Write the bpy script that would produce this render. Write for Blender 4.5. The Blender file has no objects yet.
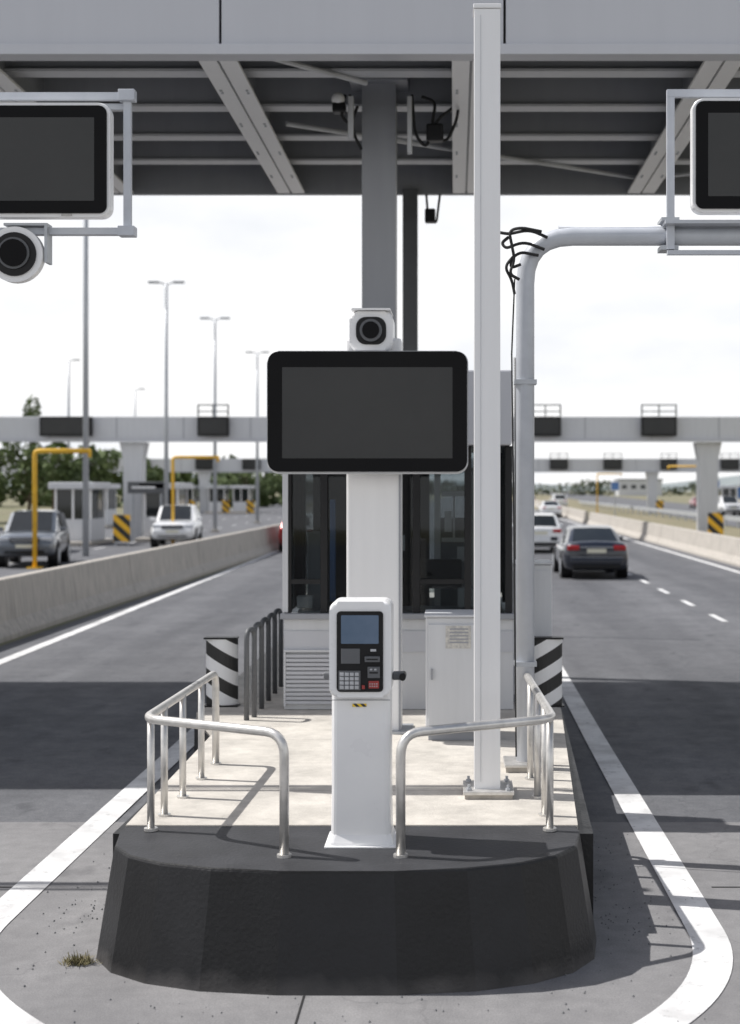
import bpy, bmesh, math, random
from mathutils import Vector, Matrix
import numpy as np
random.seed(7)
scene = bpy.context.scene
scene.view_settings.view_transform = 'Standard'
scene.view_settings.look = 'None'
scene.view_settings.exposure = 0

# ------------------------------------------------------------------ materials
def N(nt, t, **kw):
    n = nt.nodes.new(t)
    for k, v in kw.items():
        setattr(n, k, v)
    return n

def mat(name, c1, c2=None, scale=4.0, rough=0.6, metal=0.0, bump=0.0, bscale=60.0, detail=6.0,
        coat=0.0, streak=False, rvar=0.1, spec=0.5):
    m = bpy.data.materials.new(name); m.use_nodes = True
    nt = m.node_tree; b = nt.nodes['Principled BSDF']
    if c2 is None:
        c2 = tuple(x * 0.85 for x in c1)
    tc = N(nt, 'ShaderNodeNewGeometry')
    vec = tc.outputs['Position']
    if streak:
        mp = N(nt, 'ShaderNodeMapping'); mp.inputs['Scale'].default_value = (6, 6, 0.5)
        nt.links.new(vec, mp.inputs['Vector']); vec = mp.outputs['Vector']
    no = N(nt, 'ShaderNodeTexNoise'); no.inputs['Scale'].default_value = scale
    no.inputs['Detail'].default_value = detail; no.inputs['Roughness'].default_value = 0.6
    nt.links.new(vec, no.inputs['Vector'])
    cr = N(nt, 'ShaderNodeValToRGB')
    cr.color_ramp.elements[0].position = 0.35; cr.color_ramp.elements[1].position = 0.65
    cr.color_ramp.elements[0].color = (*c2, 1); cr.color_ramp.elements[1].color = (*c1, 1)
    nt.links.new(no.outputs['Fac'], cr.inputs['Fac'])
    nt.links.new(cr.outputs['Color'], b.inputs['Base Color'])
    mr = N(nt, 'ShaderNodeMapRange')
    mr.inputs['To Min'].default_value = max(0.02, rough - rvar); mr.inputs['To Max'].default_value = min(1, rough + rvar)
    nt.links.new(no.outputs['Fac'], mr.inputs['Value']); nt.links.new(mr.outputs['Result'], b.inputs['Roughness'])
    b.inputs['Metallic'].default_value = metal
    b.inputs['Specular IOR Level'].default_value = spec
    b.inputs['Coat Weight'].default_value = coat
    b.inputs['Coat Roughness'].default_value = 0.05
    if bump > 0:
        n2 = N(nt, 'ShaderNodeTexNoise'); n2.inputs['Scale'].default_value = bscale; n2.inputs['Detail'].default_value = 4
        nt.links.new(tc.outputs['Position'], n2.inputs['Vector'])
        bp = N(nt, 'ShaderNodeBump'); bp.inputs['Strength'].default_value = bump; bp.inputs['Distance'].default_value = 0.01
        nt.links.new(n2.outputs['Fac'], bp.inputs['Height']); nt.links.new(bp.outputs['Normal'], b.inputs['Normal'])
    return m

def road_mat(name, base, dark, speck=0.25, stain=0.5, lanes=()):
    """asphalt / concrete: coarse aggregate speckle, blotches, long tyre-wear streaks, oil drip bands, cracks"""
    m = bpy.data.materials.new(name); m.use_nodes = True
    nt = m.node_tree; b = nt.nodes['Principled BSDF']; L = nt.links.new
    g = N(nt, 'ShaderNodeNewGeometry')
    def noise(scale, sc=(1, 1, 1), det=5):
        mp = N(nt, 'ShaderNodeMapping'); mp.inputs['Scale'].default_value = sc
        L(g.outputs['Position'], mp.inputs['Vector'])
        n = N(nt, 'ShaderNodeTexNoise'); n.inputs['Scale'].default_value = scale; n.inputs['Detail'].default_value = det
        L(mp.outputs['Vector'], n.inputs['Vector']); return n.outputs['Fac']
    def ramp(v, a, c, lo, hi):
        r = N(nt, 'ShaderNodeMapRange'); r.inputs['From Min'].default_value = a; r.inputs['From Max'].default_value = c
        r.inputs['To Min'].default_value = lo; r.inputs['To Max'].default_value = hi
        L(v, r.inputs['Value']); return r.outputs['Result']
    def mul(a, c):
        r = N(nt, 'ShaderNodeMath', operation='MULTIPLY'); L(a, r.inputs[0]); L(c, r.inputs[1]); return r.outputs[0]
    blot = ramp(noise(0.7), .3, .7, 1 - stain * .5, 1.1)
    streak = ramp(noise(1.6, (1, .05, 1), 3), .35, .65, 1 - stain * .45, 1.06)
    spk = ramp(noise(90, det=2), .3, .7, 1 - speck, 1 + speck)
    fine = ramp(noise(9), .3, .7, .84, 1.12)
    v = mul(mul(blot, streak), mul(spk, fine))
    sx = N(nt, 'ShaderNodeSeparateXYZ'); L(g.outputs['Position'], sx.inputs[0])
    for c in lanes:
        s = N(nt, 'ShaderNodeMath', operation='SUBTRACT'); L(sx.outputs['X'], s.inputs[0]); s.inputs[1].default_value = c
        a = N(nt, 'ShaderNodeMath', operation='ABSOLUTE'); L(s.outputs[0], a.inputs[0])
        v = mul(v, ramp(a.outputs[0], .2, 1.1, .72, 1.0))
    dn = ramp(noise(2.6, (1, .6, 1), 6), .62, .72, 1.0, .55)
    v = mul(v, dn)
    wn = N(nt, 'ShaderNodeTexNoise'); wn.inputs['Scale'].default_value = 1.3; wn.inputs['Detail'].default_value = 5
    L(g.outputs['Position'], wn.inputs['Vector'])
    mx = N(nt, 'ShaderNodeVectorMath', operation='MULTIPLY_ADD'); mx.inputs[1].default_value = (1.2, 1.2, 1.2)
    L(wn.outputs['Color'], mx.inputs[0]); L(g.outputs['Position'], mx.inputs[2])
    vo = N(nt, 'ShaderNodeTexVoronoi', feature='DISTANCE_TO_EDGE'); vo.inputs['Scale'].default_value = 0.33
    L(mx.outputs[0], vo.inputs['Vector'])
    crk = ramp(vo.outputs['Distance'], .0, .004, .72, 1.0)
    v = mul(v, crk)
    mc = N(nt, 'ShaderNodeMix', data_type='RGBA'); mc.inputs['A'].default_value = (*dark, 1); mc.inputs['B'].default_value = (*base, 1)
    L(v, mc.inputs['Factor']); mc.clamp_factor = False
    L(mc.outputs['Result'], b.inputs['Base Color'])
    L(ramp(noise(3), .3, .7, .7, .95), b.inputs['Roughness'])
    bp = N(nt, 'ShaderNodeBump'); bp.inputs['Strength'].default_value = .35; bp.inputs['Distance'].default_value = .006
    L(noise(140, det=2), bp.inputs['Height']); L(bp.outputs['Normal'], b.inputs['Normal'])
    b.inputs['Specular IOR Level'].default_value = .2
    return m

def paint_line_mat(name, col, under):
    m = bpy.data.materials.new(name); m.use_nodes = True
    nt = m.node_tree; b = nt.nodes['Principled BSDF']; L = nt.links.new
    g = N(nt, 'ShaderNodeNewGeometry')
    n = N(nt, 'ShaderNodeTexNoise'); n.inputs['Scale'].default_value = 14; n.inputs['Detail'].default_value = 9; n.inputs['Roughness'].default_value = .78
    L(g.outputs['Position'], n.inputs['Vector'])
    r = N(nt, 'ShaderNodeMapRange'); r.inputs['From Min'].default_value = .55; r.inputs['From Max'].default_value = .66; r.inputs['To Max'].default_value = .75
    L(n.outputs['Fac'], r.inputs['Value'])
    n2 = N(nt, 'ShaderNodeTexNoise'); n2.inputs['Scale'].default_value = 2.5; n2.inputs['Detail'].default_value = 7
    L(g.outputs['Position'], n2.inputs['Vector'])
    r2 = N(nt, 'ShaderNodeMapRange'); r2.inputs['From Min'].default_value = .35; r2.inputs['From Max'].default_value = .6; L(n2.outputs['Fac'], r2.inputs['Value'])
    c = N(nt, 'ShaderNodeMix', data_type='RGBA'); c.inputs['A'].default_value = (*[x * .68 for x in col], 1); c.inputs['B'].default_value = (*col, 1)
    L(r2.outputs['Result'], c.inputs['Factor'])
    d = N(nt, 'ShaderNodeMix', data_type='RGBA'); d.inputs['B'].default_value = (*under, 1)
    L(r.outputs['Result'], d.inputs['Factor']); L(c.outputs['Result'], d.inputs['A'])
    L(d.outputs['Result'], b.inputs['Base Color']); b.inputs['Roughness'].default_value = .7
    return m

M = {}
M['asphalt'] = road_mat('asphalt_worn', (.142, .145, .155), (.036, .038, .045), lanes=(3.2, 6.8, -4.6))
M['concrete_pad'] = road_mat('concrete_pad', (.235, .232, .235), (.08, .08, .085), .18, .55)
M['line'] = paint_line_mat('road_paint_white', (.74, .74, .74), (.30, .30, .30))
M['terrain'] = mat('dry_ground', (.22, .19, .13), (.12, .13, .06), .08, .95)
M['verge'] = mat('verge_dry_grass', (.24, .20, .13), (.13, .13, .07), .4, .95)
M['barrier'] = mat('barrier_concrete', (.48, .445, .40), (.32, .30, .27), 2.2, .85, bump=.4, bscale=30, streak=True)
M['whitepaint'] = mat('white_powder_coat', (.82, .82, .825), (.795, .795, .80), 3, .35, streak=True, spec=.5)
M['whiteplastic'] = mat('white_plastic', (.84, .84, .84), (.81, .81, .815), 5, .3)
M['lightgrey'] = mat('light_grey_paint', (.60, .61, .63), (.56, .57, .59), 1.5, .45, streak=True)
M['fascia'] = mat('fascia_panel_grey', (.52, .53, .565), (.50, .51, .545), .5, .4, streak=True)
M['grey'] = mat('grey_paint', (.31, .32, .345), (.29, .30, .325), 1.2, .45, streak=True)
M['darkgrey'] = mat('dark_grey_paint', (.12, .125, .135), (.09, .095, .10), 2, .5)
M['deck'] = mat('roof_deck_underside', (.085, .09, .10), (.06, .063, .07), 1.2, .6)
M['galv'] = mat('galvanised_steel', (.46, .48, .51), (.38, .40, .425), 10, .42, metal=.3)
M['galvl'] = mat('pale_grey_steel_paint', (.52, .545, .59), (.46, .485, .53), 5, .4, metal=.05, rvar=.08)
M['stainless'] = mat('stainless_tube', (.70, .685, .66), (.56, .55, .53), 14, .36, metal=.65)
M['black'] = mat('black_plastic', (.012, .012, .013), (.009, .009, .01), 10, .4, spec=.25)
M['blackglass'] = mat('black_glass', (.003, .003, .004), (.002, .002, .003), 2, .05, rvar=.02, spec=.10)
M['display'] = mat('display_off', (.038, .039, .039), (.031, .032, .033), 1.2, .2, rvar=.05, spec=.28)
M['kioskdisp'] = mat('kiosk_display', (.14, .19, .27), (.10, .15, .22), 3, .12, rvar=.03)
M['rubber'] = mat('rubber_black', (.02, .02, .021), (.014, .014, .015), 15, .8)
M['red'] = mat('tail_lamp_red', (.35, .01, .012), None, 8, .15)
M['lamp'] = mat('headlamp_clear', (.65, .67, .7), (.4, .42, .45), 25, .1, metal=.3)
M['carglass'] = mat('car_glass', (.02, .024, .026), (.015, .018, .02), 2, .05, rvar=.02)
M['yellow'] = mat('yellow_paint', (.78, .46, .03), (.66, .38, .03), 3, .5)
M['blue'] = mat('blue_panel', (.10, .22, .5), None, 3, .4)
M['plate'] = mat('number_plate', (.7, .68, .55), None, 20, .5)
M['sticker'] = mat('sticker_paper', (.62, .60, .55), (.42, .41, .40), 45, .6)
M['keys'] = mat('key_caps', (.50, .51, .53), None, 20, .5)
M['kredkey'] = mat('key_red', (.38, .05, .045), None, 20, .5)
M['foliage'] = mat('foliage', (.12, .16, .05), (.05, .08, .028), .5, .8)
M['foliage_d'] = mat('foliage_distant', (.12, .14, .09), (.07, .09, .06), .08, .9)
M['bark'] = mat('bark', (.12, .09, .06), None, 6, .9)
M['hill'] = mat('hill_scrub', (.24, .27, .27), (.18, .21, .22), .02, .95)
M['straw'] = mat('dry_weed', (.22, .18, .10), (.10, .10, .04), 20, .9)

def nose_mat(name, v, rough, dust=.4):
    """black painted concrete with chips and road dust near the ground"""
    m = mat(name, (v, v * 1.03, v * 1.15), (v * .65, v * .67, v * .75), 3.5, rough, bump=.3, bscale=45, detail=9, spec=.35)
    nt = m.node_tree; b = nt.nodes['Principled BSDF']; L = nt.links.new
    g = N(nt, 'ShaderNodeNewGeometry')
    old = b.inputs['Base Color'].links[0].from_socket
    n = N(nt, 'ShaderNodeTexNoise'); n.inputs['Scale'].default_value = 26; n.inputs['Detail'].default_value = 8; n.inputs['Roughness'].default_value = .8
    L(g.outputs['Position'], n.inputs['Vector'])
    r = N(nt, 'ShaderNodeMapRange'); r.inputs['From Min'].default_value = .69; r.inputs['From Max'].default_value = .76; r.inputs['To Max'].default_value = .8
    L(n.outputs['Fac'], r.inputs['Value'])
    sx = N(nt, 'ShaderNodeSeparateXYZ'); L(g.outputs['Position'], sx.inputs[0])
    n3 = N(nt, 'ShaderNodeTexNoise'); n3.inputs['Scale'].default_value = 6; L(g.outputs['Position'], n3.inputs['Vector'])
    a = N(nt, 'ShaderNodeMath', operation='MULTIPLY_ADD'); L(n3.outputs['Fac'], a.inputs[0]); a.inputs[1].default_value = -.16; L(sx.outputs['Z'], a.inputs[2])
    d = N(nt, 'ShaderNodeMapRange'); d.inputs['From Min'].default_value = -.10; d.inputs['From Max'].default_value = .02; d.inputs['To Min'].default_value = dust; d.inputs['To Max'].default_value = 0
    L(a.outputs[0], d.inputs['Value'])
    mxx = N(nt, 'ShaderNodeMath', operation='MAXIMUM'); L(r.outputs['Result'], mxx.inputs[0]); L(d.outputs['Result'], mxx.inputs[1])
    mc = N(nt, 'ShaderNodeMix', data_type='RGBA'); mc.inputs['B'].default_value = (.17, .16, .155, 1)
    L(mxx.outputs[0], mc.inputs['Factor']); L(old, mc.inputs['A']); L(mc.outputs['Result'], b.inputs['Base Color'])
    return m
M['nose'] = nose_mat('nose_black_paint', .012, .45)
M['nose2'] = nose_mat('nose_black_paint_lit_facet', .019, .52)  # lighter copy of the nose black: lighting contrast between facets put into the colour
M['nosetop'] = nose_mat('nose_top_paint', .042, .6)

def paver_mat():
    m = bpy.data.materials.new('island_concrete_slabs'); m.use_nodes = True
    nt = m.node_tree; b = nt.nodes['Principled BSDF']; L = nt.links.new
    g = N(nt, 'ShaderNodeNewGeometry')
    br = N(nt, 'ShaderNodeTexBrick'); br.offset = 0.0
    br.inputs['Scale'].default_value = 1.0; br.inputs['Brick Width'].default_value = 3.7; br.inputs['Row Height'].default_value = .9
    br.inputs['Mortar Size'].default_value = .006; br.inputs['Mortar Smooth'].default_value = .5
    br.inputs['Color1'].default_value = (.56, .53, .48, 1); br.inputs['Color2'].default_value = (.53, .50, .455, 1); br.inputs['Mortar'].default_value = (.34, .31, .28, 1)
    mp = N(nt, 'ShaderNodeMapping'); mp.inputs['Location'].default_value = (2.6, .1, 0); L(g.outputs['Position'], mp.inputs['Vector'])
    L(mp.outputs['Vector'], br.inputs['Vector'])
    n = N(nt, 'ShaderNodeTexNoise'); n.inputs['Scale'].default_value = 3; n.inputs['Detail'].default_value = 9; n.inputs['Roughness'].default_value = .72
    L(g.outputs['Position'], n.inputs['Vector'])
    r = N(nt, 'ShaderNodeMapRange'); r.inputs['From Min'].default_value = .35; r.inputs['From Max'].default_value = .65; r.inputs['To Min'].default_value = .70; r.inputs['To Max'].default_value = 1.06
    L(n.outputs['Fac'], r.inputs['Value'])
    mm = N(nt, 'ShaderNodeVectorMath', operation='SCALE'); L(br.outputs['Color'], mm.inputs[0]); L(r.outputs['Result'], mm.inputs['Scale'])
    L(mm.outputs[0], b.inputs['Base Color']); b.inputs['Roughness'].default_value = .85
    bp = N(nt, 'ShaderNodeBump'); bp.inputs['Strength'].default_value = .3; bp.inputs['Distance'].default_value = .01
    n2 = N(nt, 'ShaderNodeTexNoise'); n2.inputs['Scale'].default_value = 70; L(g.outputs['Position'], n2.inputs['Vector'])
    L(n2.outputs['Fac'], bp.inputs['Height']); L(bp.outputs['Normal'], b.inputs['Normal'])
    return m
M['paver'] = paver_mat()

def stripe_mat(name, ca, cb, freq, ang):
    m = bpy.data.materials.new(name); m.use_nodes = True
    nt = m.node_tree; b = nt.nodes['Principled BSDF']; L = nt.links.new
    g = N(nt, 'ShaderNodeNewGeometry'); s = N(nt, 'ShaderNodeSeparateXYZ'); L(g.outputs['Position'], s.inputs[0])
    a = N(nt, 'ShaderNodeMath', operation='MULTIPLY_ADD'); L(s.outputs['X'], a.inputs[0]); a.inputs[1].default_value = ang; L(s.outputs['Z'], a.inputs[2])
    f = N(nt, 'ShaderNodeMath', operation='MULTIPLY'); L(a.outputs[0], f.inputs[0]); f.inputs[1].default_value = freq
    fr = N(nt, 'ShaderNodeMath', operation='FRACT'); L(f.outputs[0], fr.inputs[0])
    gt = N(nt, 'ShaderNodeMath', operation='GREATER_THAN'); L(fr.outputs[0], gt.inputs[0]); gt.inputs[1].default_value = .5
    mc = N(nt, 'ShaderNodeMix', data_type='RGBA'); mc.inputs['A'].default_value = (*ca, 1); mc.inputs['B'].default_value = (*cb, 1)
    L(gt.outputs[0], mc.inputs['Factor']); L(mc.outputs['Result'], b.inputs['Base Color']); b.inputs['Roughness'].default_value = .5
    return m
M['stripeL'] = stripe_mat('stripe_black_white_l', (.02, .02, .02), (.78, .78, .78), 4.2, .6)
M['stripeR'] = stripe_mat('stripe_black_white_r', (.02, .02, .02), (.78, .78, .78), 4.2, -.6)
M['hazard'] = stripe_mat('stripe_black_yellow', (.02, .02, .02), (.8, .45, .02), 1.7, .9)
M['hazards'] = stripe_mat('label_black_yellow', (.02, .02, .02), (.8, .55, .02), 30, .9)

def glass_mat():
    m = bpy.data.materials.new('booth_tinted_glass'); m.use_nodes = True
    nt = m.node_tree; nt.nodes.remove(nt.nodes['Principled BSDF']); L = nt.links.new
    o = nt.nodes['Material Output']
    t = N(nt, 'ShaderNodeBsdfTransparent'); t.inputs['Color'].default_value = (.66, .69, .70, 1)
    gl = N(nt, 'ShaderNodeBsdfGlossy'); gl.inputs['Roughness'].default_value = .03; gl.inputs['Color'].default_value = (.6, .6, .6, 1)
    f = N(nt, 'ShaderNodeFresnel'); f.inputs['IOR'].default_value = 1.45
    mx = N(nt, 'ShaderNodeMixShader'); L(f.outputs[0], mx.inputs[0]); L(t.outputs[0], mx.inputs[1]); L(gl.outputs[0], mx.inputs[2])
    L(mx.outputs[0], o.inputs['Surface'])
    return m
M['glass'] = glass_mat()

# ------------------------------------------------------------------ mesh helpers
def empty(name, loc=(0, 0, 0)):
    e = bpy.data.objects.new(name, None); e.empty_display_size = .2
    e.location = loc; scene.collection.objects.link(e); return e

def add(name, bm, material, parent=None, smooth=False):
    me = bpy.data.meshes.new(name)
    bmesh.ops.recalc_face_normals(bm, faces=bm.faces[:])
    bm.to_mesh(me); bm.free()
    if isinstance(material, (list, tuple)):
        for x in material: me.materials.append(x)
    else:
        me.materials.append(material)
    if smooth:
        for p in me.polygons: p.use_smooth = True
    ob = bpy.data.objects.new(name, me); scene.collection.objects.link(ob)
    if parent is not None:
        me.transform(Matrix.Translation(-Vector(parent.location)))
        ob.parent = parent
    return ob

def bm_box(bm, x0, x1, y0, y1, z0, z1, bev=0.0, seg=2):
    vs = [bm.verts.new(p) for p in [(x0, y0, z0), (x1, y0, z0), (x1, y1, z0), (x0, y1, z0), (x0, y0, z1), (x1, y0, z1), (x1, y1, z1), (x0, y1, z1)]]
    fs = [(0, 3, 2, 1), (4, 5, 6, 7), (0, 1, 5, 4), (1, 2, 6, 5), (2, 3, 7, 6), (3, 0, 4, 7)]
    faces = [bm.faces.new([vs[i] for i in f]) for f in fs]
    if bev > 0:
        es = list({e for f in faces for e in f.edges})
        bmesh.ops.bevel(bm, geom=es, offset=bev, segments=seg, profile=.5, affect='EDGES')

def box(name, x0, x1, y0, y1, z0, z1, m, parent=None, bev=0.0):
    bm = bmesh.new(); bm_box(bm, x0, x1, y0, y1, z0, z1, bev); return add(name, bm, m, parent)

def boxes(name, lst, m, parent=None, bev=0.0):
    bm = bmesh.new()
    for b in lst: bm_box(bm, *b, bev)
    return add(name, bm, m, parent)

def rpanel(name, cx, cz, w, h, y0, y1, r, m, parent=None, bev=0.006):
    bm = bmesh.new(); pts = []
    for (sx, sz, a0) in [(1, 1, 0), (-1, 1, 90), (-1, -1, 180), (1, -1, 270)]:
        for k in range(7):
            a = math.radians(a0 + k * 15)
            pts.append((cx + sx * (w / 2 - r) + r * math.cos(a), cz + sz * (h / 2 - r) + r * math.sin(a)))
    f0 = [bm.verts.new((p[0], y0, p[1])) for p in pts]; f1 = [bm.verts.new((p[0], y1, p[1])) for p in pts]
    front = bm.faces.new(f0); bm.faces.new(f1[::-1]); n = len(pts)
    for i in range(n): bm.faces.new([f0[i], f0[(i + 1) % n], f1[(i + 1) % n], f1[i]])
    if bev > 0:
        bmesh.ops.bevel(bm, geom=list(front.edges), offset=bev, segments=3, profile=.5, affect='EDGES')
    return add(name, bm, m, parent)

def fillet(pts, r, seg=6):
    pts = [Vector(p) for p in pts]; out = [pts[0]]
    for i in range(1, len(pts) - 1):
        a, b, c = pts[i - 1], pts[i], pts[i + 1]
        d1 = (a - b); d2 = (c - b); rr = min(r, d1.length * .49, d2.length * .49)
        p0 = b + d1.normalized() * rr; p2 = b + d2.normalized() * rr
        for k in range(seg + 1):
            t = k / seg; out.append(p0 * (1 - t) ** 2 + b * 2 * t * (1 - t) + p2 * t * t)
    out.append(pts[-1]); return out

def bm_tube(bm, pts, r, n=12, r2=None):
    pts = [Vector(p) for p in pts]; rings = []
    t = (pts[1] - pts[0]).normalized()
    u = t.cross(Vector((0, 0, 1)));
    if u.length < .01: u = t.cross(Vector((0, 1, 0)))
    u.normalize()
    for i, p in enumerate(pts):
        if i == 0: tn = (pts[1] - pts[0])
        elif i == len(pts) - 1: tn = pts[-1] - pts[-2]
        else: tn = (pts[i + 1] - pts[i]).normalized() + (pts[i] - pts[i - 1]).normalized()
        tn.normalize(); u = (u - tn * u.dot(tn)).normalized(); v = tn.cross(u)
        rr = r if r2 is None else r + (r2 - r) * i / (len(pts) - 1)
        rings.append([bm.verts.new(p + (u * math.cos(2 * math.pi * k / n) + v * math.sin(2 * math.pi * k / n)) * rr) for k in range(n)])
    for a, b in zip(rings[:-1], rings[1:]):
        for k in range(n): bm.faces.new([a[k], a[(k + 1) % n], b[(k + 1) % n], b[k]])
    bm.faces.new(rings[0][::-1]); bm.faces.new(rings[-1])

def tube(name, pts, r, m, parent=None, rf=0, n=14, r2=None):
    bm = bmesh.new()
    if rf: pts = fillet(pts, rf)
    bm_tube(bm, pts, r, n, r2)
    ob = add(name, bm, m, parent)
    for p in ob.data.polygons: p.use_smooth = len(p.vertices) == 4
    return ob

def sheet(name, poly, z, m, parent=None):
    bm = bmesh.new(); bm.faces.new([bm.verts.new((p[0], p[1], z)) for p in poly])
    return add(name, bm, m, parent)

def prism(bm, poly, z0, z1):
    n = len(poly)
    lo = [bm.verts.new((p[0], p[1], z0)) for p in poly]; hi = [bm.verts.new((p[0], p[1], z1)) for p in poly]
    for i in range(n): bm.faces.new([lo[i], lo[(i + 1) % n], hi[(i + 1) % n], hi[i]])
    bm.faces.new(hi)

# ------------------------------------------------------------------ world / sun
S = Vector((-.65, .14, 1.0)).normalized()
elev = math.asin(S.z); azim = math.atan2(S.x, S.y)
w = bpy.data.worlds.new('World'); scene.world = w; w.use_nodes = True
nt = w.node_tree; L = nt.links.new
bg = nt.nodes['Background']; bg.inputs['Strength'].default_value = .1
sky = N(nt, 'ShaderNodeTexSky'); sky.sky_type = 'NISHITA'; sky.sun_disc = False
sky.sun_elevation = elev; sky.sun_rotation = azim % (2 * math.pi); sky.dust_density = 2.5; sky.air_density = 1.0
tc = N(nt, 'ShaderNodeTexCoord'); sp = N(nt, 'ShaderNodeSeparateXYZ'); L(tc.outputs['Generated'], sp.inputs[0])
mp = N(nt, 'ShaderNodeMapping'); mp.inputs['Scale'].default_value = (1, 1, 2.6); mp.inputs['Location'].default_value = (.3, .1, .2)
L(tc.outputs['Generated'], mp.inputs['Vector'])
cn = N(nt, 'ShaderNodeTexNoise'); cn.inputs['Scale'].default_value = 3.2; cn.inputs['Detail'].default_value = 8; cn.inputs['Roughness'].default_value = .55
L(mp.outputs['Vector'], cn.inputs['Vector'])
zr = N(nt, 'ShaderNodeMapRange'); zr.inputs['From Min'].default_value = .2; zr.inputs['From Max'].default_value = .6
zr.inputs['To Min'].default_value = .5; zr.inputs['To Max'].default_value = .0
L(sp.outputs['Z'], zr.inputs['Value'])
ad = N(nt, 'ShaderNodeMath', operation='ADD'); L(zr.outputs['Result'], ad.inputs[0]); L(cn.outputs['Fac'], ad.inputs[1])
cr = N(nt, 'ShaderNodeMapRange'); cr.inputs['From Min'].default_value = .5; cr.inputs['From Max'].default_value = .85
L(ad.outputs[0], cr.inputs['Value'])
cn2 = N(nt, 'ShaderNodeTexNoise'); cn2.inputs['Scale'].default_value = 5.5; cn2.inputs['Detail'].default_value = 7
L(mp.outputs['Vector'], cn2.inputs['Vector'])
cc = N(nt, 'ShaderNodeValToRGB'); cc.color_ramp.elements[0].position = .34; cc.color_ramp.elements[1].position = .56
cc.color_ramp.elements[0].color = (.85, .87, .905, 1); cc.color_ramp.elements[1].color = (1, 1, 1, 1)
L(cn2.outputs['Fac'], cc.inputs['Fac'])
sc = N(nt, 'ShaderNodeVectorMath', operation='SCALE'); sc.inputs['Scale'].default_value = 10.9; L(cc.outputs['Color'], sc.inputs[0])
mx = N(nt, 'ShaderNodeMix', data_type='RGBA'); L(cr.outputs['Result'], mx.inputs['Factor']); L(sky.outputs['Color'], mx.inputs['A']); L(sc.outputs[0], mx.inputs['B'])
L(mx.outputs['Result'], bg.inputs['Color'])

sd = bpy.data.lights.new('sun', 'SUN'); sd.energy = 5.0; sd.angle = math.radians(.5); sd.color = (1, .97, .93)
so = bpy.data.objects.new('sun', sd); scene.collection.objects.link(so); so.location = (0, 0, 30)
so.rotation_euler = S.to_track_quat('Z', 'Y').to_euler()

# ------------------------------------------------------------------ camera
cd = bpy.data.cameras.new('camera'); co = bpy.data.objects.new('camera', cd); scene.collection.objects.link(co)
co.location = (0, 0, 2.5); co.rotation_euler = (math.radians(90), 0, 0)
cd.lens = 50; cd.sensor_width = 36; cd.sensor_fit = 'AUTO'
cd.shift_x = -.083; cd.shift_y = -.0234; cd.clip_end = 6000; cd.clip_start = .1
cd.dof.use_dof = True; cd.dof.focus_distance = 8.8; cd.dof.aperture_fstop = 1.9
scene.camera = co

# ------------------------------------------------------------------ ground & roads
sheet('ground', [(-3000, -60), (3000, -60), (3000, 4500), (-3000, 4500)], 0, M['terrain'])
sheet('road', [(-7.6, -40), (9.4, -40), (9.4, 190), (22, 900), (4, 900), (-6, 190)], .006, M['asphalt'])
sheet('road', [(-26, -40), (-7.75, -40), (-7.75, 900), (-30, 900)], .006, M['asphalt'])
sheet('road', [(18, 90), (30, 90), (70, 900), (48, 900)], .006, M['asphalt'])
sheet('concrete_apron', [(-7.3, 1.0), (8.9, 1.0), (8.9, 10.6), (-7.3, 10.6)], .010, M['concrete_pad'])
boxes('expansion_joint', [(-.745, -.735, 1, 7.0, .0105, .0135), (-7.3, -2.75, 8.86, 8.875, .0105, .0135), (1.6, 8.9, 8.86, 8.875, .0105, .0135)], M['rubber'])

def strip_line(name, pts, wd, z, parent=None):
    bm = bmesh.new(); pts = [Vector((p[0], p[1], 0)) for p in pts]; Lp = []; Rp = []
    for i, p in enumerate(pts):
        a = pts[max(i - 1, 0)]; b = pts[min(i + 1, len(pts) - 1)]; t = (b - a).normalized(); n = Vector((-t.y, t.x, 0))
        Lp.append(bm.verts.new((p.x + n.x * wd / 2, p.y + n.y * wd / 2, z))); Rp.append(bm.verts.new((p.x - n.x * wd / 2, p.y - n.y * wd / 2, z)))
    for i in range(len(pts) - 1): bm.faces.new([Lp[i], Lp[i + 1], Rp[i + 1], Rp[i]])
    return add(name, bm, M['line'], parent)
nosepath = [(1.41, 34), (1.39, 14), (1.41, 7.15), (.15, 5.6), (-.58, 5.0), (-1.35, 5.8), (-2.66, 7.3), (-2.62, 14), (-2.60, 34)]
fp = fillet([(p[0], p[1], 0) for p in nosepath], .85, 14)
strip_line('road_marking', [(p.x, p.y) for p in fp], .21, .015)
strip_line('road_marking', [(-6.45, 4), (-6.5, 20), (-7.0, 55), (-6.9, 75)], .18, .0125)
strip_line('road_marking', [(8.45, 4), (8.4, 40), (8.4, 80), (9.0, 190)], .18, .0125)
bm = bmesh.new()
for k in range(42):
    y = 12.3 + k * 3.55
    vs = [bm.verts.new(p) for p in [(4.98, y, .012), (5.10, y, .012), (5.10, y + 1.5, .012), (4.98, y + 1.5, .012)]]; bm.faces.new(vs)
add('road_marking', bm, M['line'])
bm = bmesh.new()
for X in (-11.2, -14.8, -18.4):
    for k in range(30):
        y = 10 + k * 6
        vs = [bm.verts.new(p) for p in [(X, y, .012), (X + .12, y, .012), (X + .12, y + 2, .012), (X, y + 2, .012)]]; bm.faces.new(vs)
add('road_marking', bm, M['line'])

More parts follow.
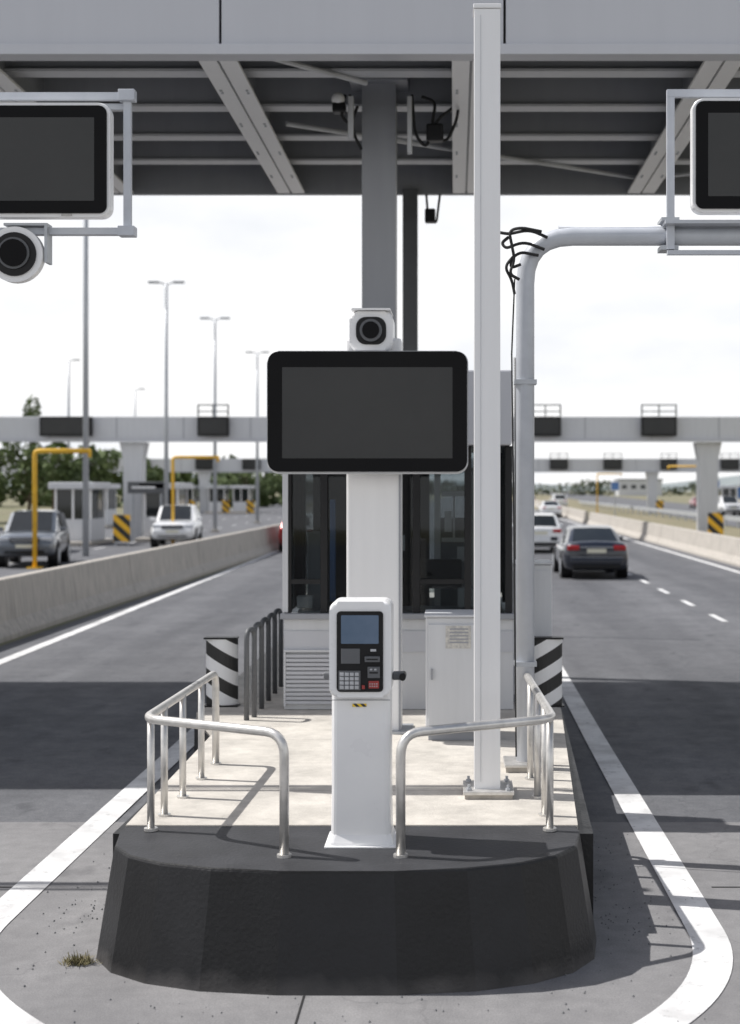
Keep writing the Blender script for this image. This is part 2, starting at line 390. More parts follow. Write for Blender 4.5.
# ------------------------------------------------------------------ jersey barriers
def jersey(name, p0, p1, h, seglen=4.0):
    bm = bmesh.new(); p0 = Vector((*p0, 0)); p1 = Vector((*p1, 0)); d = p1 - p0; n = int(d.length / seglen); t = d.normalized(); u = Vector((t.y, -t.x, 0))
    prof = [(-.30, 0), (-.30, .08), (-.17, .30), (-.10, h), (-.08, h + .015), (.08, h + .015), (.10, h), (.17, .30), (.30, .08), (.30, 0)]
    for k in range(n):
        a = p0 + d * (k / n); b = p0 + d * ((k + 1) / n) - t * .02
        jx = random.uniform(-.006, .006); A = [bm.verts.new(a + u * (x + jx) + Vector((0, 0, z))) for x, z in prof]; B = [bm.verts.new(b + u * (x + jx) + Vector((0, 0, z))) for x, z in prof]
        for i in range(len(prof) - 1): bm.faces.new([A[i], A[i + 1], B[i + 1], B[i]])
        bm.faces.new(A); bm.faces.new(B[::-1])
    return add(name, bm, M['barrier'])
jersey('concrete_barrier', (-7.75, 3), (-7.35, 62), .97)
jersey('concrete_barrier', (9.3, 5), (9.2, 96), .85)
jersey('concrete_barrier', (9.25, 100), (13.5, 320), .85, 8)

# ------------------------------------------------------------------ island
isl = empty('traffic_island', (-.58, 10, 0))
cxn = -.58
nose = []
K = 11
for k in range(K + 1):
    a = math.pi * k / K
    rx = 1.268; ry = .80
    c_, s_ = math.cos(a), math.sin(a)
    e = .78
    nose.append((cxn + rx * (abs(c_) ** e) * (1 if c_ >= 0 else -1), 7.85 - ry * (s_ ** e)))
bm = bmesh.new()
np_ = nose + [(-1.85, 8.02), (.685, 8.02)]
n = len(np_)
lo = [];hi = []
for i, p in enumerate(np_):
    dx = p[0] - cxn; dy = min(0, p[1] - 7.85)
    lo.append(bm.verts.new((p[0] + dx * .075, p[1] + dy * .1, 0.0))); hi.append(bm.verts.new((p[0], p[1], .60)))
for i in range(n):
    fc = bm.faces.new([lo[i], lo[(i + 1) % n], hi[(i + 1) % n], hi[i]]); fc.material_index = (0, 2)[i % 2]  # every other facet takes the lighter copy, painting in light and shade
fc = bm.faces.new(hi); fc.material_index = 1
hedge = [e for e in bm.edges if all(abs(v.co.z - .6) < 1e-4 for v in e.verts)]
bmesh.ops.bevel(bm, geom=hedge, offset=.014, segments=2, profile=.5, affect='EDGES')
add('nose', bm, [M['nose'], M['nosetop'], M['nose2']], isl)
bm = bmesh.new(); prism(bm, [(-1.93, 8.023), (-1.88, 11.0), (-2.2, 12.0), (-2.2, 30), (.95, 30), (.93, 12.2), (.78, 8.023)], 0.0, .55)
add('kerb', bm, M['nose'], isl)
bm = bmesh.new(); prism(bm, [(-1.85, 7.99), (-1.87, 11.0), (-2.18, 12.0), (-2.18, 29.9), (.93, 29.9), (.91, 12.2), (.69, 7.99)], .552, .606)
add('slab_deck', bm, M['paver'], isl)

# ------------------------------------------------------------------ canopy
can = empty('toll_plaza_canopy', (-.8, 15.3, 0))
CX0, CX1, CY0, CY1 = -15.0, 17.0, 12.9, 19.2
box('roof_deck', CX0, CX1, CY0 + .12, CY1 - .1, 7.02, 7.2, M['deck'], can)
fas = []; x = -2.13 - 2.58 * 5
while x < CX1:
    fas.append((x + .012, min(x + 2.58 * 1.0 - .012, CX1), CY0, CY0 + .1, 6.52, 8.1)); x += 2.58
boxes('fascia_panels', fas, M['fascia'], can, .004)
box('fascia_backing', CX0, CX1, CY0 + .103, CY0 + .16, 6.5, 8.05, M['black'], can)
box('fascia_trim', CX0, CX1, CY0 - .05, CY0 + .16, 6.42, 6.517, M['fascia'], can, .006)
box('fascia_rear', CX0, CX1, CY1 - .08, CY1, 6.45, 7.9, M['grey'], can)
ribs = []
y = CY0 + .3
while y < CY1 - .2:
    ribs.append((CX0, CX1, y, y + .07, 6.985, 7.018)); y += .2
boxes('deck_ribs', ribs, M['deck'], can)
PY = (14.15, 15.45, 16.75, 18.0)
boxes('purlins', [(CX0, CX1, yy, yy + .10, 6.66, 6.98) for yy in PY], M['grey'], can)
boxes('purlin_flanges', [(CX0, CX1, yy - .06, yy + .16, 6.63, 6.657) for yy in PY], M['lightgrey'], can)
lb = []
for xx in (-13.9, -11.6, -9.2, -6.85, -4.5, -2.2, .15, 2.5, 4.9, 7.3, 9.7, 12.1, 14.5):
    lb.append((xx - .18, xx + .18, CY0 + .17, CY1 - .09, 6.46, 6.49))
fl = []
for a, b, c, d, e_, f_ in lb: fl += [(a, (a + b) / 2 - .012, c, d, e_, f_), ((a + b) / 2 + .012, b, c, d, e_, f_)]
boxes('girder_flanges', fl, M['whitepaint'], can, .003)
boxes('girder_webs', [(a + .15, b - .15, c, d, 6.492, 6.975) for a, b, c, d, _, _ in lb], M['grey'], can)
bt_ = bmesh.new()
for a, b, c, d, _, _ in lb:
    for yy in PY:
        for q in (a + .05, b - .05):
            bm_box(bt_, q - .012, q + .012, yy - .01, yy + .02, 6.447, 6.459); bm_box(bt_, q - .012, q + .012, yy + .08, yy + .11, 6.447, 6.459)
add('girder_bolts', bt_, M['galv'], can)
bm = bmesh.new()
for (a, b) in [((-1.9, 16.0, 6.6), (2.4, 18.8, 6.6)), ((-1.9, 13.4, 6.6), (-.9, 14.4, 6.6)), ((2.6, 18.8, 6.6), (7.3, 16.2, 6.6)), ((-4.4, 16.0, 6.6), (-8.5, 18.8, 6.6))]:
    bm_tube(bm, [a, b], .028, 8)
add('wind_bracing', bm, M['lightgrey'], can)
def column(xc, yc, wd, top, base=0.0):
    boxes('column', [(xc - wd / 2, xc + wd / 2, yc - wd / 2, yc - wd / 2 + .02, base, top), (xc - wd / 2, xc + wd / 2, yc + wd / 2 - .02, yc + wd / 2, base, top),
                     (xc - .02, xc + .02, yc - wd / 2 + .021, yc + wd / 2 - .021, base, top), (xc - wd / 2 + .003, xc - wd / 2 + .03, yc - wd / 2 + .021, yc + wd / 2 - .021, base, top), (xc + wd / 2 - .03, xc + wd / 2 - .003, yc - wd / 2 + .021, yc + wd / 2 - .021, base, top)], M['grey'], can)
column(-.81, 15.3, .36, 7.0, .6); column(-8.4, 15.3, .36, 7.0); column(10.4, 15.3, .36, 7.0)
box('rear_column', -.70, -.50, 19.0, 19.16, .6, 6.5, M['darkgrey'], can)
box('column_head', -1.12, -.50, 15.0, 15.6, 6.8, 6.99, M['grey'], can, .01)
bm = bmesh.new()
for pts in [[(-.45, 14.9, 6.62), (-.42, 14.9, 6.2), (-.3, 14.9, 6.05), (-.2, 14.9, 6.35), (.0, 14.9, 6.5)],
            [(-.35, 14.9, 6.6), (-.2, 14.9, 6.55), (-.25, 14.9, 6.25), (-.1, 14.9, 6.1), (.02, 14.9, 6.35), (.05, 14.9, 6.62)],
            [(-1.15, 14.9, 6.62), (-1.2, 14.9, 6.4), (-1.1, 14.9, 6.3), (-1.02, 14.9, 6.5)],
            [(-1.1, 14.9, 6.62), (-1.06, 14.9, 6.2), (-.98, 14.9, 6.05)],
            [(-.38, 18.9, 6.4), (-.36, 18.9, 6.1), (-.25, 18.9, 6.0), (-.2, 18.9, 6.4)]]:
    bm_tube(bm, fillet(pts, .1, 4), .018, 6)
add('soffit_cables', bm, M['rubber'], can)
boxes('junction_boxes', [(-.30, -.12, 14.8, 14.95, 6.12, 6.30), (-1.28, -1.14, 14.8, 14.95, 6.42, 6.52), (-.40, -.26, 18.8, 18.95, 6.02, 6.2)], M['black'], can, .02)
bm = bmesh.new(); bmesh.ops.create_uvsphere(bm, u_segments=16, v_segments=10, radius=.07, matrix=Matrix.Translation((-1.22, 14.85, 6.56)))
add('dome_camera', bm, M['whiteplastic'], can, True)
boxes('conduits', [(-.5, -.45, 14.86, 14.94, 6.0, 6.6), (-1.12, -1.06, 14.86, 14.94, 6.15, 6.6)], M['lightgrey'], can, .01)

# ------------------------------------------------------------------ toll booth
bo = empty('toll_booth', (-.49, 13.2, .6))
BX0, BX1, BY0, BY1 = -1.46, .50, 12.15, 14.6
Z0 = .608
boxes('lower_wall', [(BX0, BX1, BY0, BY0 + .06, Z0, 1.38), (BX0, BX0 + .06, BY0 + .061, BY1 - .061, Z0, 1.38), (BX1 - .06, BX1, BY0 + .061, BY1 - .061, Z0, 1.38), (BX0, BX1, BY1 - .06, BY1, Z0, 1.38)], M['lightgrey'], bo, .005)
box('window_sill', BX0 - .03, BX1 + .03, BY0 - .05, BY0 + .02, 1.382, 1.43, M['grey'], bo, .006)
box('lower_band', BX0, BX1, BY0 - .012, BY0 - .002, 1.10, 1.28, M['fascia'], bo)
WZ = 1.432
fr = []
for xx in (BX0, -1.15, -.90, -.36, .08, BX1 - .07): fr.append((xx, xx + .06, BY0, BY0 + .06, WZ, 2.86))
fr += [(BX0, BX0 + .06, BY1 - .06, BY1, WZ, 2.86), (BX1 - .06, BX1, BY1 - .06, BY1, WZ, 2.86), (BX0, BX0 + .06, 13.3, 13.36, WZ, 2.86), (BX1 - .06, BX1, 13.3, 13.36, WZ, 2.86), (-.6, -.54, BY1 - .06, BY1, WZ, 2.86)]
boxes('window_frames', fr, M['rubber'], bo, .004)
boxes('outer_post', [(BX0 - .012, BX0 + .035, BY0 - .02, BY0 - .002, 1.44, 2.86)], M['lightgrey'], bo)
boxes('window_rail', [(-.30, .08, BY0 + .005, BY0 + .055, 1.68, 1.72), (BX0 + .06, -1.15, BY0 + .005, BY0 + .055, 1.68, 1.72)], M['rubber'], bo)
boxes('window_panes', [(BX0 + .06, BX1 - .07, BY0 + .058, BY0 + .063, WZ, 2.86), (BX0 + .06, BX1 - .06, BY1 - .068, BY1 - .063, WZ, 2.86)], M['glass'], bo)
boxes('window_panes_side', [(BX0 + .028, BX0 + .034, BY0 + .066, BY1 - .072, WZ, 2.86), (BX1 - .034, BX1 - .028, BY0 + .066, BY1 - .072, WZ, 2.86)], M['glass'], bo)
box('roof_fascia', BX0 - .05, BX1 - .02, BY0 - .12, BY1 + .1, 2.863, 3.5, M['fascia'], bo, .015)
box('floor', BX0 + .07, BX1 - .07, BY0 + .07, BY1 - .07, Z0 + .002, Z0 + .05, M['darkgrey'], bo)
box('partition', BX0 + .08, -.25, 13.9, 13.95, Z0 + .06, 2.8, M['rubber'], bo)
box('partition_b', .22, BX1 - .08, 13.9, 13.95, Z0 + .06, 2.8, M['rubber'], bo)
box('rear_panel', -.2, .25, 14.4, 14.45, Z0 + .06, 2.2, M['grey'], bo)
boxes('desk', [(BX0 + .1, BX1 - .1, 12.3, 12.8, 1.40, 1.44)], M['grey'], bo)
rpanel('monitor', -.12, 1.74, .36, .26, 12.6, 12.64, .02, M['black'], bo)
boxes('interior_door_frame', [(-.20, -.14, 13.7, 13.75, 1.0, 2.7), (.14, .19, 13.7, 13.75, 1.0, 2.7), (-.13, .13, 13.7, 13.75, 2.42, 2.47), (-.13, .13, 13.7, 13.75, 1.98, 2.02), (-.02, .0, 13.71, 13.74, 2.02, 2.42)], M['whitepaint'], bo)
boxes('wall_notices', [(-.10, -.03, 13.60, 13.61, 2.08, 2.28), (.02, .11, 13.60, 13.61, 1.80, 1.94), (-.58, -.48, 13.60, 13.61, 1.9, 2.05), (.25, .38, 12.9, 12.91, 1.75, 1.95)], M['whiteplastic'], bo)
boxes('interior_blue_panel', [(-1.10, -1.05, 12.5, 12.53, 1.5, 2.4)], M['blue'], bo, .01)
boxes('interior_cabinet', [(-1.35, -1.18, 13.0, 13.3, Z0 + .05, 2.1), (.24, .40, 13.2, 13.6, Z0 + .05, 2.25)], M['grey'], bo, .01)
boxes('equipment', [(.02, .2, 12.5, 12.6, 1.45, 1.62), (-1.38, -1.24, 12.4, 12.5, 1.45, 1.56)], M['lightgrey'], bo, .01)
boxes('seat_back', [(-.98, -.6, 13.2, 13.28, 1.5, 2.1)], M['rubber'], bo, .04)
lou = [(BX0 + .02, -1.0, BY0 - .035, BY0 - .014, .66 + k * .036, .685 + k * .036) for k in range(12)]
boxes('ventilation_louvres', lou, M['fascia'], bo)
boxes('louvre_frame', [(BX0 + .0, BX0 + .018, BY0 - .04, BY0 - .003, .64, 1.1), (-.998, -.98, BY0 - .04, BY0 - .003, .64, 1.1), (BX0, -.98, BY0 - .04, BY0 - .013, 1.103, 1.12)], M['lightgrey'], bo)

def cabinet(name, x0, x1, y0, y1, z0, z1, st=True):
    e = empty(name, ((x0 + x1) / 2, (y0 + y1) / 2, z0))
    box('plinth', x0 + .02, x1 - .02, y0 + .03, y1 - .02, z0 + .002, z0 + .06, M['grey'], e)
    box('body', x0, x1, y0, y1, z0 + .063, z1, M['lightgrey'], e, .012)
    box('door', x0 + .02, x1 - .02, y0 - .012, y0 - .001, z0 + .09, z1 - .05, M['lightgrey'], e, .004)
    box('lid', x0 - .01, x1 + .01, y0 - .02, y1 + .01, z1 + .002, z1 + .022, M['lightgrey'], e, .006)
    if st:
        box('notice', x0 + .15, x0 + .34, y0 - .016, y0 - .0125, z1 - .23, z1 - .06, M['sticker'], e)
        boxes('notice_text', [(x0 + .18, x0 + .32, y0 - .0185, y0 - .0165, z1 - .09 - k * .025, z1 - .08 - k * .025) for k in range(5)], M['grey'], e)
    box('handle', x0 + .04, x0 + .055, y0 - .03, y0 - .013, (z0 + z1) / 2, (z0 + z1) / 2 + .08, M['grey'], e)
cabinet('electrical_cabinet', -.22, .17, 10.65, 11.1, .606, 1.53)
cabinet('electrical_cabinet', .50, .86, 12.6, 13.1, .606, 1.82, False)

# ------------------------------------------------------------------ display pillar with screen
dp = empty('lane_display_screen', (-.63, 11.1, .6))
box('pillar', -.84, -.415, 11.0, 11.26, .612, 3.66, M['whitepaint'], dp, .02)
box('pillar_groove', -.435, -.418, 10.993, 10.9985, .62, 2.6, M['grey'], dp)
box('base_plate', -.92, -.33, 10.93, 11.33, .607, .625, M['galv'], dp)
box('mount', -.8, -.48, 10.93, 10.998, 2.75, 3.4, M['galv'], dp)
rpanel('housing', -.664, 3.075, 1.53, .935, 10.80, 10.925, .09, M['lightgrey'], dp, .015)
rpanel('bezel', -.664, 3.08, 1.512, .912, 10.775, 10.797, .08, M['blackglass'], dp, .006)
rpanel('display', -.664, 3.07, 1.29, .69, 10.770, 10.774, .005, M['display'], dp, 0)
rpanel('camera_housing', -.64, 3.70, .33, .30, 10.85, 11.25, .06, M['whiteplastic'], dp, .03)
rpanel('camera_hood', -.64, 3.862, .30, .015, 10.82, 11.27, .007, M['whiteplastic'], dp, .003)
def ydisc(bm, cx, y0, y1, cz, r, n=28, r1=None):
    bm_tube(bm, [(cx, y0, cz), (cx, y1, cz)], r, n, r1)
rpanel('camera_lens_bezel', -.64, 3.70, .23, .21, 10.838, 10.849, .075, M['black'], dp, .003)
bm = bmesh.new(); ydisc(bm, -.64, 10.80, 10.837, 3.70, .085); add('camera_lens', bm, M['darkgrey'], dp)
bm = bmesh.new(); ydisc(bm, -.64, 10.79, 10.799, 3.70, .065); add('camera_lens_glass', bm, M['blackglass'], dp)
tube('camera_cable', [(-.48, 11.2, 3.66), (-.46, 11.22, 3.50), (-.45, 11.27, 3.40)], .01, M['rubber'], dp, .05, 8)

# ------------------------------------------------------------------ payment kiosk
ki = empty('payment_kiosk', (-.5, 7.65, .6))
bm = bmesh.new()
prof = [(.602, .175, .15), (.618, .175, .15), (.66, .160, .132), (.9, .157, .125), (1.41, .157, .12)]
rings = []
for z, hw, hd in prof:
    ring = []
    for (sx, sy) in [(1, 1), (-1, 1), (-1, -1), (1, -1)]:
        for k in range(4):
            a = math.radians({(1, 1): 0, (-1, 1): 90, (-1, -1): 180, (1, -1): 270}[(sx, sy)] + k * 30); r = .03
            ring.append(bm.verts.new((-.5 + sx * (hw - r) + r * math.cos(a), 7.68 + sy * (hd - r) + r * math.sin(a), z)))
    rings.append(ring)
for a, b in zip(rings[:-1], rings[1:]):
    for i in range(16): bm.faces.new([a[i], a[(i + 1) % 16], b[(i + 1) % 16], b[i]])
bm.faces.new(rings[0][::-1]); bm.faces.new(rings[-1]); add('pedestal', bm, M['whiteplastic'], ki)
rpanel('head', -.5, 1.648, .327, .506, 7.50, 7.80, .045, M['whiteplastic'], ki, .02)
rpanel('face_plate', -.501, 1.638, .245, .425, 7.491, 7.499, .02, M['black'], ki, .003)
rpanel('touch_display', -.501, 1.755, .198, .15, 7.487, 7.490, .006, M['kioskdisp'], ki, 0)
kb = [(-.606 + c * .0262, -.585 + c * .0262, 7.480, 7.4845, 1.442 + r * .023, 1.460 + r * .023) for c in range(4) for r in range(4)]
boxes('keypad_surround', [(-.613, -.498, 7.485, 7.4905, 1.436, 1.538)], M['darkgrey'], ki)
boxes('keypad', kb, M['keys'], ki, .002)
boxes('keypad_red', [(-.490, -.474, 7.480, 7.490, 1.442, 1.462)], M['kredkey'], ki, .002)
boxes('card_reader', [(-.475, -.395, 7.470, 7.490, 1.585, 1.615), (-.46, -.395, 7.478, 7.490, 1.50, 1.56), (-.60, -.50, 7.484, 7.490, 1.575, 1.655)], M['darkgrey'], ki, .003)
boxes('card_slot', [(-.465, -.405, 7.467, 7.4695, 1.597, 1.603), (-.45, -.405, 7.475, 7.4775, 1.525, 1.532)], M['black'], ki)
boxes('reader_light', [(-.445, -.415, 7.482, 7.490, 1.64, 1.652), (-.447, -.435, 7.473, 7.4775, 1.542, 1.550), (-.425, -.413, 7.473, 7.4775, 1.542, 1.550)], M['keys'], ki)
boxes('receipt_slot', [(-.455, -.40, 7.483, 7.490, 1.445, 1.485)], M['kredkey'], ki, .003)
boxes('receipt_slot_dots', [(-.45 + i * .012, -.444 + i * .012, 7.479, 7.4825, 1.455 + j * .012, 1.46 + j * .012) for i in range(4) for j in range(2)], M['keys'], ki)
boxes('warning_label', [(-.545, -.470, 7.5535, 7.5575, 1.338, 1.354)], M['hazards'], ki)
boxes('side_brackets', [(-.705, -.664, 7.62, 7.70, 1.475, 1.51), (-.336, -.275, 7.62, 7.70, 1.47, 1.51)], M['darkgrey'], ki, .008)
tube('side_knobs', [(-.28, 7.58, 1.49), (-.28, 7.72, 1.49)], .018, M['black'], ki)
boxes('seam', [(-.655, -.345, 7.554, 7.5565, 1.372, 1.376)], M['grey'], ki)
box('foot_plate', -.69, -.31, 7.5, 7.85, .6005, .606, M['whitepaint'], ki)

# ------------------------------------------------------------------ handrails
def handrail(sx):
    c = -.58
    def X(v): return c + sx * v
    e = empty('handrail', (X(1.08), 8.4, .6)); r = .025; Z = 1.235
    tube('top_rail', [(X(.30), 7.33, .60), (X(.30), 7.33, Z), (X(1.12), 7.80, Z), (X(1.06), 9.75, Z), (X(1.06), 9.75, .605)], r, M['stainless'], e, .12)
    bm = bmesh.new(); bf = bmesh.new()
    for (vx, vy) in [(1.105, 7.88), (1.10, 8.22), (1.085, 8.7), (1.07, 9.25)]:
        bm_tube(bm, [(X(vx), vy, .603), (X(vx), vy, Z)], .021, 12)
        bm_tube(bf, [(X(vx), vy, .603), (X(vx), vy, .618)], .038, 14)
    bm_tube(bf, [(X(.30), 7.33, .599), (X(.30), 7.33, .614)], .038, 14); bm_tube(bf, [(X(1.06), 9.75, .603), (X(1.06), 9.75, .618)], .038, 14)
    add('posts', bm, M['stainless'], e, True); add('base_flanges', bf, M['stainless'], e)
handrail(-1); handrail(1)
gr = empty('guard_rail', (-1.67, 12.4, .6))
for k in range(5):
    y = 11.6 + k * .45
    tube('hoop', [(-1.70, y, .606), (-1.70, y, 1.34), (-1.66, y + .16, 1.34), (-1.66, y + .16, .606)], .022, M['darkgrey'], gr, .08, 10)
gr2 = empty('guard_rail', (.70, 12.4, .6))
for k in range(4):
    y = 12.8 + k * .45
    tube('hoop', [(.80, y, .606), (.80, y, 1.34), (.80, y + .16, 1.34), (.80, y + .16, .606)], .022, M['darkgrey'], gr2, .07, 10)

def striped(x, m):
    e = empty('striped_bollard', (x, 12.35, .6))
    bm = bmesh.new(); n = 12
    lo = [];hi = []
    for k in range(n + 1):
        a = math.pi + math.pi * k / n; lo.append(bm.verts.new((x + .14 * math.cos(a), 12.4 + .1 * math.sin(a), .62))); hi.append(bm.verts.new((x + .14 * math.cos(a), 12.4 + .1 * math.sin(a), 1.19)))
    for k in range(n): bm.faces.new([lo[k], lo[k + 1], hi[k + 1], hi[k]])
    bm.faces.new([lo[0], hi[0], hi[-1], lo[-1]]); bm.faces.new(hi); bm.faces.new(lo[::-1])
    add('striped_face', bm, m, e)
    box('cap', x - .145, x + .145, 12.295, 12.42, 1.191, 1.206, M['black'], e, .004)
    box('base', x - .15, x + .15, 12.29, 12.45, .607, .619, M['black'], e)
striped(-2.03, M['stripeL']); striped(.795, M['stripeR'])

# ------------------------------------------------------------------ tall white mast
pm = empty('white_steel_mast', (.2, 8.8, .6))
boxes('shaft', [(.118, .278, 8.72, 8.745, .63, 5.44), (.118, .140, 8.746, 8.88, .63, 5.44), (.256, .278, 8.746, 8.88, .63, 5.44), (.118, .278, 8.881, 8.90, .63, 5.44)], M['whitepaint'], pm, .003)
box('slot', .156, .159, 8.716, 8.7195, .7, 5.4, M['lightgrey'], pm)
box('cap', .112, .284, 8.712, 8.91, 5.442, 5.47, M['whitepaint'], pm, .005)
box('base_plate', .05, .36, 8.64, 8.98, .632, .655, M['stainless'], pm, .004)
boxes('grout_pad', [(.06, .35, 8.65, 8.97, .607, .631)], M['barrier'], pm)
bm = bmesh.new()
for ax in (.085, .325):
    for ay in (8.68, 8.94):
        bm_tube(bm, [(ax, ay, .655), (ax, ay, .69)], .009, 8); bm_tube(bm, [(ax, ay, .656), (ax, ay, .670)], .017, 6)
add('anchor_bolts', bm, M['galv'], pm)

# ------------------------------------------------------------------ sign gantries
sg = empty('sign_gantry', (.47, 9.6, .6))
tube('mast_and_arm', [(.475, 9.62, .64), (.475, 9.62, 4.2), (3.4, 9.62, 4.2)], .062, M['galvl'], sg, .32, 18)
tube('upper_arm', [(.70, 9.62, 4.255), (3.4, 9.62, 4.262)], .022, M['galvl'], sg)
box('base_plate', .33, .62, 9.45, 9.78, .64, .66, M['stainless'], sg, .004)
box('grout', .34, .61, 9.46, 9.77, .607, .638, M['barrier'], sg)
boxes('bracket', [(1.42, 1.47, 9.52, 9.56, 4.1, 5.119), (1.42, 2.9, 9.52, 9.56, 5.12, 5.17), (1.42, 3.2, 9.50, 9.54, 4.06, 4.09), (1.40, 2.9, 9.46, 9.80, 4.262, 4.285), (2.85, 2.9, 9.52, 9.56, 4.1, 5.119)], M['galvl'], sg)
boxes('clamp', [(1.38, 1.50, 9.54, 9.70, 4.10, 4.13), (1.38, 1.5, 9.50, 9.70, 4.287, 4.31), (.40, .55, 9.55, 9.69, 1.3, 1.33), (.40, .55, 9.55, 9.69, 3.2, 3.23)], M['galv'], sg)
bm = bmesh.new()
for pts in [[(.62, 9.54, 4.18), (.50, 9.52, 4.23), (.36, 9.52, 4.20), (.30, 9.52, 4.21)],
            [(.60, 9.54, 4.10), (.46, 9.52, 4.15), (.34, 9.50, 4.10), (.31, 9.52, 4.14), (.36, 9.52, 4.18)],
            [(.58, 9.54, 4.22), (.44, 9.50, 4.24), (.36, 9.50, 4.22), (.40, 9.50, 4.02), (.36, 9.50, 3.93), (.43, 9.54, 3.90)],
            [(.56, 9.54, 4.06), (.44, 9.52, 4.08), (.38, 9.52, 4.04), (.37, 9.52, 3.97), (.44, 9.54, 4.0)],
            [(.40, 9.52, 4.06), (.33, 9.52, 3.98), (.38, 9.53, 3.90), (.40, 9.54, 3.80)]]:
    bm_tube(bm, fillet(pts, .06, 5), .011, 6)
bm_tube(bm, [(.40, 9.53, 3.9), (.38, 9.53, 3.4), (.395, 9.53, 2.2), (.41, 9.53, .7)], .006, 6)
add('cable_loops', bm, M['rubber'], sg)

def vms(name, cx, cz, yf, parent=None):
    e = empty(name, (cx, yf, cz))
    rpanel('housing', cx, cz, 1.2, .755, yf + .02, yf + .12, .07, M['whiteplastic'], e, .012)
    rpanel('glass', cx, cz, 1.16, .71, yf + .004, yf + .019, .05, M['blackglass'], e, .004)
    rpanel('led_panel', cx, cz, 1.0, .55, yf + .0, yf + .0035, .005, M['display'], e, 0)
    boxes('sticker', [(cx + .28, cx + .35, yf + .010, yf + .0185, cz - .372, cz - .36)], M['sticker'], e)
    return e
vms('overhead_display_sign', 2.17, 4.70, 9.38)
vms('overhead_display_sign', -2.88, 4.67, 9.38)
lg = empty('sign_gantry', (-6.9, 9.62, 0))
tube('mast', [(-6.9, 9.62, .0), (-6.9, 9.62, 5.4)], .07, M['galvl'], lg)
boxes('bracket', [(-6.84, -2.17, 9.52, 9.56, 5.10, 5.15), (-2.22, -2.17, 9.52, 9.56, 4.241, 5.099), (-6.84, -2.17, 9.50, 9.57, 4.195, 4.24), (-6.84, -2.18, 9.58, 9.6, 5.05, 5.09)], M['galvl'], lg)
boxes('end_clamps', [(-2.25, -2.14, 9.49, 9.57, 5.09, 5.165), (-2.25, -2.14, 9.48, 9.58, 4.185, 4.25)], M['galvl'], lg, .004)
rc = empty('surveillance_camera', (-2.92, 9.5, 4.07))
bm = bmesh.new(); ydisc(bm, -2.92, 9.43, 9.50, 4.05, .185, 40)
bmesh.ops.bevel(bm, geom=[e for e in bm.edges if all(v.co.y < 9.44 for v in e.verts)], offset=.03, segments=4, profile=.5, affect='EDGES')
add('housing', bm, M['whiteplastic'], rc)
bm = bmesh.new(); ydisc(bm, -2.92, 9.415, 9.429, 4.05, .145, 40); add('lens_ring', bm, M['black'], rc)
bm = bmesh.new(); ydisc(bm, -2.92, 9.40, 9.414, 4.055, .105, 40); add('lens_collar', bm, M['darkgrey'], rc)
bm = bmesh.new(); ydisc(bm, -2.92, 9.39, 9.399, 4.055, .09, 40); add('lens', bm, M['blackglass'], rc)
boxes('bracket', [(-3.0, -2.73, 9.45, 9.57, 4.246, 4.262), (-2.729, -2.71, 9.45, 9.57, 4.0, 4.262)], M['galv'], rc)

# ------------------------------------------------------------------ far plazas
def far_booth(x, y):
    e = empty('toll_booth', (x, y, 0))
    box('plinth', x - 1.0, x + 1.0, y - 2.2, y + 2.2, 0.02, .2, M['barrier'], e, .03)
    box('lower_wall', x - .8, x + .8, y - 1.2, y + 1.2, .2, 1.15, M['lightgrey'], e, .02)
    boxes('posts', [(x + a, x + a + .09, y + b, y + b + .09, 1.15, 2.45) for a in (-.8, -.05, .71) for b in (-1.2, 1.1)], M['whitepaint'], e)
    box('glazing', x - .74, x + .74, y - 1.15, y + 1.15, 1.151, 2.45, M['carglass'], e)
    box('roof', x - 1.0, x + 1.0, y - 1.5, y + 1.5, 2.452, 2.75, M['lightgrey'], e, .04)
def hazard_board(x, y, s=1.0):
    e = empty('hazard_marker', (x, y, 0))
    box('board', x - .36 * s, x + .36 * s, y, y + .05, .2, 1.35 * s, M['hazard'], e)
    boxes('legs', [(x - .3, x - .24, y + .052, y + .10, 0, 1.2 * s), (x + .24, x + .3, y + .052, y + .10, 0, 1.2 * s)], M['galv'], e)
